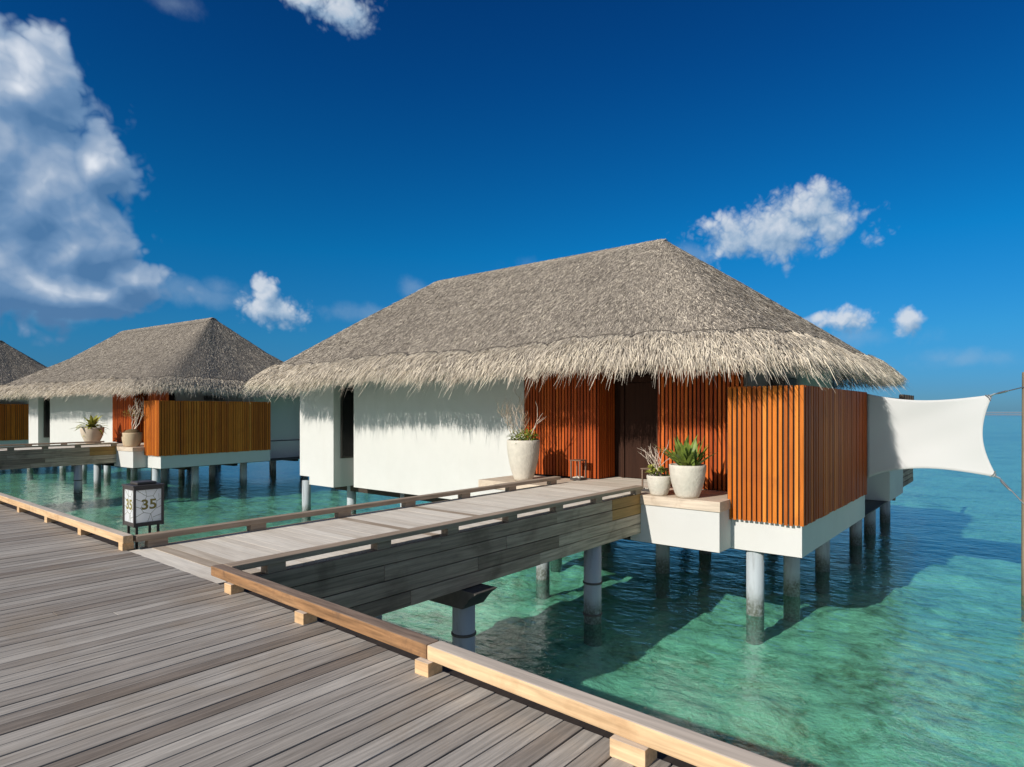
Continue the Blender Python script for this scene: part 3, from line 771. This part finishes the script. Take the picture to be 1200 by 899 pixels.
# ------------------------------------------------------------------ foot bridge
BR_GROUP = 'timber foot bridges from the boardwalk to the villas'
bridge = thing('foot_bridge', 'nearest foot bridge of pale sunlit planks with grey board sides', 'bridge', HO, BR_GROUP)
mb = MB(); mb.box(2.785, 3.02, 5.82, 7.95, -0.04, -0.006, 0.85); x = 3.021
while x < 10.93:
    mb.box(x, x + 0.1400, 5.90, 8.0, -0.04, -0.003 + rnd.uniform(-0.0008, 0.0008), 0.02 if rnd.random() < 0.08 else min(1, max(0, rnd.gauss(0.68, 0.17)))); x += 0.142
mb.build('deck', 'bridge_wood', bridge)
# right-hand side: flat rail on blocks above four rows of boards
MB().box(2.88, 11.0, 5.735, 5.90, 0.088, 0.146, 0.55, 0.006).build('rail', 'rail_wood', bridge)
for xx in (3.35, 4.70, 5.83, 7.05, 8.22, 9.42, 10.85):
    MB().box(xx - 0.10, xx + 0.10, 5.76, 5.885, -0.002, 0.087, 0.3, 0.003).build('rail_block', 'board_wood', bridge)
mb = MB()
joints = [[2.9, 5.6, 8.15, 9.85], [2.9, 4.7, 6.9, 9.85], [2.9, 6.3, 8.2, 10.95], [2.9, 5.1, 7.7, 10.95]]
tones = [[.15, .25, .6], [.1, .35, .55], [.3, .2, .7], [.05, .45, .8]]
for r_, (jj, tt) in enumerate(zip(joints, tones)):
    z1 = -0.005 - r_ * 0.19
    for a, b, tn in zip(jj[:-1], jj[1:], tt):
        mb.box(a + 0.002, b - 0.002, 5.755 + rnd.uniform(-0.004, 0.004), 5.80, z1 - 0.18, z1, tn, 0.004)
mb.build('side_boards', 'board_wood', bridge)
mb = MB()
for r_ in (0, 1): mb.box(9.852, 10.96, 5.755, 5.80, -0.185 - r_ * 0.19, -0.005 - r_ * 0.19, 0.3 + 0.4 * r_, 0.004)
mb.build('side_boards', 'new_board_wood', bridge)['label'] = 'two new honey coloured boards at the villa end'
mb = MB()
for r_ in range(4): mb.box(2.95, 10.9, 8.02, 8.06, -0.185 - r_ * 0.19, -0.005 - r_ * 0.19, rnd.random(), 0.004)
mb.build('side_boards', 'board_wood', bridge)
mb = MB()
for yy in (5.84, 6.5, 7.2, 7.85): mb.box(2.9, 10.9, yy, yy + 0.10, -0.45, -0.045, 0.3)
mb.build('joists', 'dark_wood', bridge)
# left-hand side rail
MB().box(2.86, 9.3, 7.92, 8.05, 0.085, 0.15, 0.5, 0.006).build('rail', 'rail_wood', bridge)
MB().box(9.302, 11.35, 7.92, 8.09, 0.085, 0.15, 0.7, 0.006).build('rail', 'rail_wood', bridge)
for xx in (3.1, 4.35, 5.72, 7.02, 8.36, 9.7, 11.1):
    MB().box(xx - 0.11, xx + 0.11, 7.93, 8.04, -0.002, 0.084, 0.5, 0.003).build('rail_block', 'rail_wood', bridge)
# cross heads and piles
for xx in (6.2, 9.47):
    big = xx < 8
    if big:
        v = []
        for (yy, zz) in ((5.50, -0.772), (5.62, -0.86), (5.76, -1.02), (8.2, -1.02), (8.34, -0.86), (8.4, -0.772)):
            for dx in (-0.21, 0.21): v.append((xx + dx, yy, zz))
        f = [(0, 2, 4, 6, 8, 10), (11, 9, 7, 5, 3, 1)] + [(2 * i, 2 * i + 1, 2 * i + 3, 2 * i + 2) for i in range(5)] + [(10, 11, 1, 0)]
        MB().add(v, f, 0.4).build('cross_head', 'cap_concrete', bridge)
    else:
        MB().box(xx - 0.14, xx + 0.14, 5.83, 8.0, -0.77, -0.46, 0.3).build('cross_head', 'dark_wood', bridge)
    for yy in ((5.93, 7.9) if big else (5.93,)):
        topz = -1.0 if big else -0.75
        pl = MB().lathe((xx, yy, BED_Z - 0.2), [(0.155, 0), (0.155, topz - BED_Z + 0.2)], 24).build('pile', 'concrete_pile', bridge)
        for zz in (-1.97, -1.42):
            MB().lathe((xx, yy, zz), [(0.157, -0.02), (0.172, -0.012), (0.172, 0.012), (0.157, 0.02)], 24).build('band', 'rope_band', pl)

# ------------------------------------------------------------------ further villas and bridge
V2 = ((11.45, 29.0, 0), R(5.0)); V3 = ((7.3, 51.5, 0), R(8.0))
for (loc, rz), lab, sd in ((V2, 'smaller looking middle villa beyond the lantern sign with dark shaded slatted screen', 21), (V3, 'farthest villa cut off at the left edge behind the middle one', 31)):
    c = make_villa(lab, 1.0, 'lit_screen_wood', 0.12)
    make_roof(c, 10.42, 22.5, 2.80, 22.3, 16.5, 7.6, 17.6, 6.62, 1.5, 0.55, sd)
    c.location = loc; c.rotation_euler.z = rz
b2 = copy_tree(bridge); b2.location = V2[0]; b2.rotation_euler.z = V2[1]
b2['label'] = 'far foot bridge in shade leading to the middle villa'


def at_villa2(x, y, z=0.0):
    q = Matrix.Rotation(V2[1], 4, 'Z') @ Vector((x - HO[0], y - HO[1], z)); return (q.x + V2[0][0], q.y + V2[0][1], q.z + V2[0][2])


# ------------------------------------------------------------------ privacy sail and its post
sail = thing('privacy_sail', 'white fabric sail stretched between slatted screen and wooden post', 'sail', (16.9, 2.9, 0))
TL, BL = Vector((16.93, 2.96, 2.0)), Vector((16.93, 2.96, -0.02))
TR, BR = Vector((16.62, 0.58, 1.93)), Vector((16.62, 0.50, 0.20))
nu, nv = 36, 28; mb = MB()
for i in range(nu + 1):
    u = i / nu
    for j in range(nv + 1):
        v = j / nv
        uu = u - 0.085 * u * math.sin(math.pi * v) ** 1.0
        tp = TL.lerp(TR, uu) + Vector((0, 0, -0.14 * math.sin(math.pi * u ** 0.9)))
        bt_ = BL.lerp(BR, uu) + Vector((0, 0, 0.22 * math.sin(math.pi * u ** 0.8)))
        q = tp.lerp(bt_, v)
        q.x += 0.10 * math.sin(math.pi * u) * math.sin(math.pi * v) + 0.006 * math.sin(9 * u + 14 * v)
        mb.v.append(tuple(q))
mb.t = [0.5] * len(mb.v)
for i in range(nu):
    for j in range(nv):
        a = i * (nv + 1) + j; mb.f.append((a, a + nv + 1, a + nv + 2, a + 1))
cl = mb.build('cloth', 'sail_cloth', sail, True)
md = cl.modifiers.new('thickness', 'SOLIDIFY'); md.thickness = 0.008
POST = (16.35, -0.02)
for c_, tz, sgn in ((TR, 2.07, 1), (BR, -0.28, -1)):
    pl = MB(); e = Vector((c_.x - 0.012, c_.y, c_.z))
    for k, rr_ in enumerate((0.03, 0.075, 0.12)):
        a = e + Vector((0, rr_ * 1.0, 0)); b = e + Vector((0, rr_ * 0.25, -sgn * rr_ * 1.1))
        pl.tube([a, (a + b) / 2 + Vector((0, -0.01, sgn * 0.012)), b], 0.013, 6)
    pl.tube([e + Vector((0, 0.03, -sgn * 0.02)), e + Vector((0, -0.05, sgn * 0.02))], 0.02, 6)
    pl.build('corner_plate', 'steel', sail)
    end = Vector((POST[0] - 0.10, POST[1] + 0.08, tz))
    MB().tube([e + Vector((0, -0.04, sgn * 0.01)), end], 0.012, 6).build('cable', 'steel', sail)
    mid = e.lerp(end, 0.25)
    MB().tube([e.lerp(end, 0.12), e.lerp(end, 0.2), mid.lerp(end, 0.25), mid.lerp(end, 0.35)], [0.012, 0.022, 0.022, 0.012], 8).build('turnbuckle', 'steel', sail)
post = MB().lathe((POST[0], POST[1], BED_Z - 0.2), [(0.13, 0), (0.13, 1.5), (0.125, 3.4), (0.12, 5.12), (0.115, 5.15)], 20, 0.6).build('mooring_post', 'post_wood', None)
tag(post, 'round weathered timber post in the water at the right edge', 'post')

# ------------------------------------------------------------------ number lantern at the bridge corner
sg = thing('lantern_sign', 'white box lantern with number 35 in a dark metal frame beside the boardwalk kerb', 'lantern', (3.1, 8.4, -0.3))
sx0, sx1, sy0, sy1, sz0, sz1 = 2.93, 3.27, 8.2, 8.55, 0.205, 0.68
fr_ = MB()
for xx in (sx0, sx1 - 0.026):
    for yy in (sy0, sy1 - 0.026): fr_.box(xx, xx + 0.026, yy, yy + 0.026, sz0, sz1, 0.5, 0.003)
for (z0, z1) in ((sz0 + 0.005, sz0 + 0.05), (sz1 - 0.035, sz1 - 0.002)):
    for yy in (sy0 + 0.004, sy1 - 0.034): fr_.box(sx0 + 0.027, sx1 - 0.027, yy, yy + 0.03, z0, z1)
    for xx in (sx0 + 0.004, sx1 - 0.034): fr_.box(xx, xx + 0.03, sy0 + 0.027, sy1 - 0.027, z0, z1)
fr_.build('frame', 'sign_frame', sg)
cpz = MB().box(sx0 - 0.008, sx1 + 0.008, sy0 - 0.008, sy1 + 0.008, sz1 + 0.001, sz1 + 0.022, 0.5, 0.004).build('lid', 'sign_frame', sg)
MB().box(sx0 + 0.06, sx1 - 0.06, sy0 + 0.06, sy1 - 0.06, sz1 + 0.023, sz1 + 0.055, 0.5, 0.012).build('vent', 'sign_frame', cpz)
q0, q1 = sz0 + 0.04, sz1 - 0.02
pn = MB().box(sx0 + 0.028, sx1 - 0.028, sy0 + 0.015, sy0 + 0.020, q0, q1).build('panel', 'sign_panel', sg)
pw = MB().box(sx0 + 0.015, sx0 + 0.020, sy0 + 0.028, sy1 - 0.028, q0, q1).build('panel', 'sign_panel', sg)
MB().box(sx0 + 0.028, sx1 - 0.028, sy1 - 0.020, sy1 - 0.015, q0, q1).build('panel', 'sign_panel', sg)
MB().box(sx1 - 0.020, sx1 - 0.015, sy0 + 0.028, sy1 - 0.028, q0, q1).build('panel', 'sign_panel', sg)
for i, (xx, yy) in enumerate(((sx0 + 0.05, sy0 + 0.05), (sx1 - 0.05, sy0 + 0.05), (sx0 + 0.05, sy1 - 0.05), (sx1 - 0.05, sy1 - 0.05))):
    MB().box(xx - 0.012, xx + 0.012, yy - 0.012, yy + 0.012, -0.3, sz0 + 0.01).build('leg', 'dark_metal', sg)
MB().box(2.6, 3.3, 8.2, 8.55, -0.335, -0.301, 0.4).build('bracket', 'dark_metal', sg)
# line pattern: cells round the number (u right, v up, 0..1)
SEG = [((.30, .62), (.42, .80)), ((.42, .80), (.68, .80)), ((.68, .80), (.82, .62)), ((.82, .62), (.80, .40)), ((.80, .40), (.58, .24)), ((.58, .24), (.30, .30)), ((.30, .30), (.18, .44)), ((.18, .44), (.30, .62)),
       ((.42, .80), (.38, 1.0)), ((.68, .80), (.84, 1.0)), ((.42, .80), (.05, 1.0)), ((.82, .62), (1.0, .70)), ((.80, .40), (1.0, .46)), ((.58, .24), (.66, .0)), ((.58, .24), (.46, .0)), ((.30, .30), (.0, .18)),
       ((.18, .44), (.0, .50)), ((.30, .62), (.0, .74)), ((.92, .66), (.90, .86)), ((.66, .12), (1.0, .2))]


def seg_on(fn, thick=0.0045):
    mb = MB()
    for (a, b) in SEG:
        a = Vector(a); b = Vector(b); d_ = (b - a); nn = Vector((-d_.y, d_.x)).normalized() * 0.007
        q = [a + nn, b + nn, b - nn, a - nn]
        f0 = [fn(p_.x, p_.y, 0.0005) for p_ in q]; f1 = [fn(p_.x, p_.y, 0.0022) for p_ in q]
        mb.add(f0 + f1, [(0, 1, 2, 3), (7, 6, 5, 4), (0, 4, 5, 1), (1, 5, 6, 2), (2, 6, 7, 3), (3, 7, 4, 0)])
    return mb


W_, H_ = (sx1 - sx0 - 0.058), (sz1 - sz0 - 0.095)
fS = lambda u, v, o: (sx0 + 0.029 + u * W_, sy0 + 0.015 - o, sz0 + 0.055 + v * H_)
fW = lambda u, v, o: (sx0 + 0.015 - o, sy1 - 0.029 - u * (sy1 - sy0 - 0.058), sz0 + 0.055 + v * H_)
MB().box(sx0 + 0.03, sx1 - 0.03, sy0 + 0.03, sy1 - 0.03, sz0 + 0.051, sz0 + 0.054).box(sx0 + 0.03, sx1 - 0.03, sy0 + 0.03, sy1 - 0.03, sz1 - 0.041, sz1 - 0.038).build('bounce_sheets', 'white_paint', sg)  # unseen white sheets added inside to bounce light onto the panels
seg_on(fS).build('pattern', 'sign_line', pn); seg_on(fW).build('pattern', 'sign_line', pw)


def number(fn, u, v, size, par):
    cu = bpy.data.curves.new('number', 'FONT'); cu.body = '35'; cu.size = size; cu.align_x = 'CENTER'; cu.align_y = 'CENTER'; cu.extrude = 0.0; cu.offset = 0.004
    o = bpy.data.objects.new('tmp', cu); col.objects.link(o)
    bpy.context.view_layer.update()
    me = o.to_mesh(); bmn = bmesh.new(); bmn.from_mesh(me); o.to_mesh_clear()
    bmesh.ops.triangulate(bmn, faces=bmn.faces); bmn.verts.index_update()
    mb = MB()
    mb.add([fn(u + q.co.x * 1.1 / W_, v + q.co.y / H_, 0.0035) for q in bmn.verts], [[q.index for q in f.verts] for f in bmn.faces])
    bmn.free(); bpy.data.objects.remove(o); bpy.data.curves.remove(cu)
    mb.build('number', 'sign_digit', par)


number(fS, 0.51, 0.53, 0.165, pn); number(fW, 0.5, 0.53, 0.165, pw)

# ------------------------------------------------------------------ small lanterns on the porch
def cage_lantern(name, label, x, y, z, w, h):
    t_ = thing(name, label, 'lantern', (x, y, z), 'candle lanterns on the porch')
    f_ = MB()
    for sx in (-1, 1):
        for sy in (-1, 1): f_.box(x + sx * w / 2 - 0.014, x + sx * w / 2 + 0.014, y + sy * w / 2 - 0.014, y + sy * w / 2 + 0.014, z + 0.05, z + h)
    f_.build('frame', 'bronze_metal', t_)
    MB().box(x - w / 2 - 0.03, x + w / 2 + 0.03, y - w / 2 - 0.03, y + w / 2 + 0.03, z + h + 0.001, z + h + 0.022, 0.5, 0.004).build('lid', 'bronze_metal', t_)
    tr_ = MB().box(x - w / 2 - 0.02, x + w / 2 + 0.02, y - w / 2 - 0.02, y + w / 2 + 0.02, z, z + 0.048, 0.5, 0.004).build('tray', 'dark_metal', t_)
    mb = MB(); r2 = random.Random(3)
    for k in range(46):
        px, py = x + r2.uniform(-.46, .46) * w, y + r2.uniform(-.46, .46) * w; q = r2.uniform(0.014, 0.026)
        mb.lathe((px, py, z + 0.047), [(q * .6, 0), (q, q * .5), (q * .7, q), (q * .2, q * 1.15)], 7)
    mb.build('pebbles', 'pebbles', tr_)
    return t_


cage_lantern('candle_lantern', 'small open metal lantern with white pebbles left of the door', 12.2, 8.02, 0.001, 0.24, 0.44)
cage_lantern('candle_lantern', 'small open metal lantern half hidden behind the smaller white pot', 11.60, 5.80, -0.018, 0.36, 0.44)

# ------------------------------------------------------------------ plants
def pot_profile(rb, rt, h, belly=1.0):
    pr = []
    for i in range(13):
        t_ = i / 12
        r_ = rb + (rt - rb) * math.sin(t_ * math.pi / 2) ** 0.85 * belly if belly else rb + (rt - rb) * t_
        pr.append((r_, h * t_))
    pr += [(rt * 0.97, h + 0.008), (rt * 0.88, h + 0.004), (rt * 0.86, h - 0.05), (rt * 0.2, h - 0.052)]
    return pr


def twigs(mb, base, h, n, spread, seed, r0=0.012, curl=0.5, depth=3):
    r2 = random.Random(seed)
    def grow(p_, d_, L, r_, lev):
        pts = [p_]; q = Vector(p_); dd = Vector(d_)
        for i in range(5):
            dd = (dd + Vector((r2.uniform(-1, 1), r2.uniform(-1, 1), r2.uniform(-0.2, 0.7))) * curl * 0.35).normalized()
            q = q + dd * (L / 5); pts.append(tuple(q))
            if lev > 0 and i >= 1 and r2.random() < 0.8:
                sd_ = (dd + Vector((r2.uniform(-1, 1), r2.uniform(-1, 1), r2.uniform(-0.1, 0.6))) * 0.8).normalized()
                grow(tuple(q), sd_, L * r2.uniform(0.4, 0.65), r_ * 0.6, lev - 1)
        mb.tube(pts, [r_ * (1 - 0.14 * i) for i in range(len(pts))], 5)
    for k in range(n):
        a = r2.uniform(0, 2 * math.pi)
        grow((base[0] + 0.05 * math.cos(a), base[1] + 0.05 * math.sin(a), base[2]), Vector((math.cos(a) * spread, math.sin(a) * spread, 1)).normalized(), h * r2.uniform(0.6, 0.8), r0, depth - 1)
    return mb


def leaf(mb, base, d_, L, w_, droop, tint, segs=5, fold=0.25):
    d_ = Vector(d_).normalized(); sd_ = d_.cross(Vector((0, 0, 1)))
    sd_ = sd_.normalized() if sd_.length > 1e-3 else Vector((1, 0, 0)); up = sd_.cross(d_)
    v = []; f = []
    for i in range(segs + 1):
        t_ = i / segs; c = Vector(base) + d_ * (L * t_) + Vector((0, 0, -1)) * (droop * L * t_ * t_)
        hw = w_ * (math.sin(math.pi * min(1, 0.18 + 0.82 * t_)) ** 0.8) * 0.5 + 0.001
        v += [c - sd_ * hw + up * hw * fold, c, c + sd_ * hw + up * hw * fold]
    for i in range(segs):
        for k in (0, 1): f.append((3 * i + k, 3 * i + k + 1, 3 * i + k + 4, 3 * i + k + 3))
    mb.add(v, f, tint)


def rosette(mb, c, n, L, w_, seed, tilt=(0.3, 1.2), droop=0.25):
    r2 = random.Random(seed)
    for k in range(n):
        a = r2.uniform(0, 2 * math.pi); e = r2.uniform(*tilt)
        leaf(mb, (c[0] + 0.02 * math.cos(a), c[1] + 0.02 * math.sin(a), c[2]), (math.cos(a) * math.cos(e), math.sin(a) * math.cos(e), math.sin(e)), L * r2.uniform(0.65, 1.05), w_ * r2.uniform(0.8, 1.15), droop * r2.uniform(0.4, 1.3), r2.random())


def bushy(mb, c, rad, h, n, L, w_, seed):
    r2 = random.Random(seed)
    for k in range(n):
        a = r2.uniform(0, 2 * math.pi); q = rad * math.sqrt(r2.random()); z_ = h * r2.random() * (1 - 0.5 * q / rad); e = r2.uniform(-0.2, 1.1); b_ = a + r2.uniform(-1, 1)
        leaf(mb, (c[0] + q * math.cos(a), c[1] + q * math.sin(a), c[2] + z_), (math.cos(b_) * math.cos(e), math.sin(b_) * math.cos(e), math.sin(e)), L * r2.uniform(0.6, 1.1), w_, 0.3, r2.random(), 3)


PG = 'potted plants by the villa doors'


def potted(label, loc, rb, rt, h, mat, wob=0.012, seed=1):
    t_ = thing('potted_plant', label, 'potted plant', loc, PG)
    p_ = MB().lathe(loc, pot_profile(rb, rt, h), 36, 0.5, wob, seed).build('pot', mat, t_)
    MB().lathe((loc[0], loc[1], loc[2] + h - 0.07), [(rt * 0.84, 0), (rt * 0.84, 0.03), (rt * 0.4, 0.04)], 20).build('soil', 'soil', p_)
    return t_, (loc[0], loc[1], loc[2] + h - 0.03)


LZ = -0.018
t_, tp = potted('tall rough white pot with dry twigs and low greenery against the white wall', (11.42, 9.02, LZ), 0.20, 0.385, 0.93, 'stone_pot', 0.012, 2)
twigs(MB(), (tp[0] - 0.02, tp[1] + 0.10, tp[2]), 0.95, 6, 0.75, 5, 0.010, 1.1, 4).build('dry_twigs', 'twig', t_)
twigs(MB(), (tp[0], tp[1] - 0.15, tp[2]), 1.05, 2, 0.10, 9, 0.014, 1.0, 2).build('curly_stem', 'pale_twig', t_)
mb = MB(); bushy(mb, tp, 0.30, 0.30, 220, 0.15, 0.035, 4); mb.build('foliage', 'leaf_bright', t_)
mb = MB(); bushy(mb, (tp[0] - 0.05, tp[1] - 0.1, tp[2]), 0.2, 0.36, 70, 0.13, 0.035, 14); mb.build('foliage', 'leaf_yellow', t_)

t_, tp = potted('smaller rough white pot with pale branches and a yellow green succulent', (11.12, 5.47, LZ), 0.15, 0.235, 0.37, 'stone_pot', 0.03, 3)
twigs(MB(), (tp[0], tp[1] - 0.06, tp[2]), 0.62, 3, 0.65, 21, 0.013, 0.8, 3).build('dry_branches', 'pale_twig', t_)
twigs(MB(), (tp[0] - 0.02, tp[1] + 0.12, tp[2]), 0.62, 2, 0.25, 22, 0.011, 0.8, 3).build('dry_branches', 'pale_twig', t_)
mb = MB()
for k in range(9):
    r2 = random.Random(k); rosette(mb, (tp[0] - 0.05 + r2.uniform(-.1, .1), tp[1] + 0.03 + r2.uniform(-.12, .12), tp[2] + r2.uniform(0.06, 0.2)), 15, 0.10, 0.042, k, (0.1, 1.3), 0.1)
mb.build('succulent', 'leaf_yellow', t_)
mb = MB(); bushy(mb, tp, 0.17, 0.22, 90, 0.11, 0.03, 6); mb.build('foliage', 'leaf_green', t_)

t_, tp = potted('large rough white pot with a broad leaved agave on the ledge corner', (11.17, 4.92, LZ), 0.20, 0.335, 0.60, 'stone_pot', 0.022, 4)
mb = MB(); rosette(mb, (tp[0], tp[1] + 0.10, tp[2] - 0.02), 15, 0.74, 0.11, 31, (0.55, 1.45), 0.12); rosette(mb, (tp[0], tp[1] - 0.12, tp[2] - 0.02), 13, 0.66, 0.10, 32, (0.5, 1.45), 0.14)
mb.build('leaves', 'leaf_green', t_)
mb = MB(); rosette(mb, (tp[0] - 0.04, tp[1], tp[2] - 0.02), 18, 0.66, 0.095, 33, (0.6, 1.4), 0.12); mb.build('leaves', 'leaf_bright', t_)

q = at_villa2(11.3, 9.1, LZ)
t_, tp = potted('smooth sand coloured bowl pot with drooping leaves before the middle villa wall', q, 0.24, 0.50, 0.78, 'sand_pot', 0.0, 5)
mb = MB(); rosette(mb, (tp[0], tp[1], tp[2] + 0.05), 34, 1.0, 0.17, 41, (0.1, 1.2), 0.55); rosette(mb, (tp[0], tp[1] + 0.3, tp[2]), 20, 0.9, 0.15, 42, (0.0, 1.0), 0.6); mb.build('leaves', 'leaf_yellow', t_)
q = at_villa2(11.25, 4.95, LZ)
t_, tp = potted('smooth tan pot with a small gnarled tree beside the middle villa screen', q, 0.26, 0.40, 0.62, 'tan_pot', 0.0, 6)
MB().lathe((tp[0], tp[1], tp[2] - 0.03), [(0.34, 0), (0.33, 0.08), (0.26, 0.17), (0.12, 0.22), (0.03, 0.235)], 20, 0.5, 0.05, 3).build('moss_mound', 'moss', t_)
twigs(MB(), (tp[0], tp[1], tp[2] + 0.12), 1.35, 4, 0.30, 52, 0.028, 1.0, 4).build('gnarled_branches', 'pale_twig', t_)
mb = MB(); bushy(mb, (tp[0], tp[1], tp[2] + 0.75), 0.40, 0.5, 150, 0.08, 0.025, 56); mb.build('foliage', 'leaf_yellow', t_)
q = at_villa2(11.35, 5.6, LZ)
t_, tp = potted('little tan pot tucked behind the gnarled tree pot at the middle villa', q, 0.17, 0.25, 0.42, 'tan_pot', 0.0, 7)
mb = MB(); bushy(mb, tp, 0.22, 0.30, 90, 0.14, 0.03, 61); mb.build('foliage', 'leaf_green', t_)
twigs(MB(), (tp[0], tp[1] + 0.1, tp[2]), 0.5, 3, 0.9, 62, 0.01, 0.7, 2).build('dry_twigs', 'twig', t_)
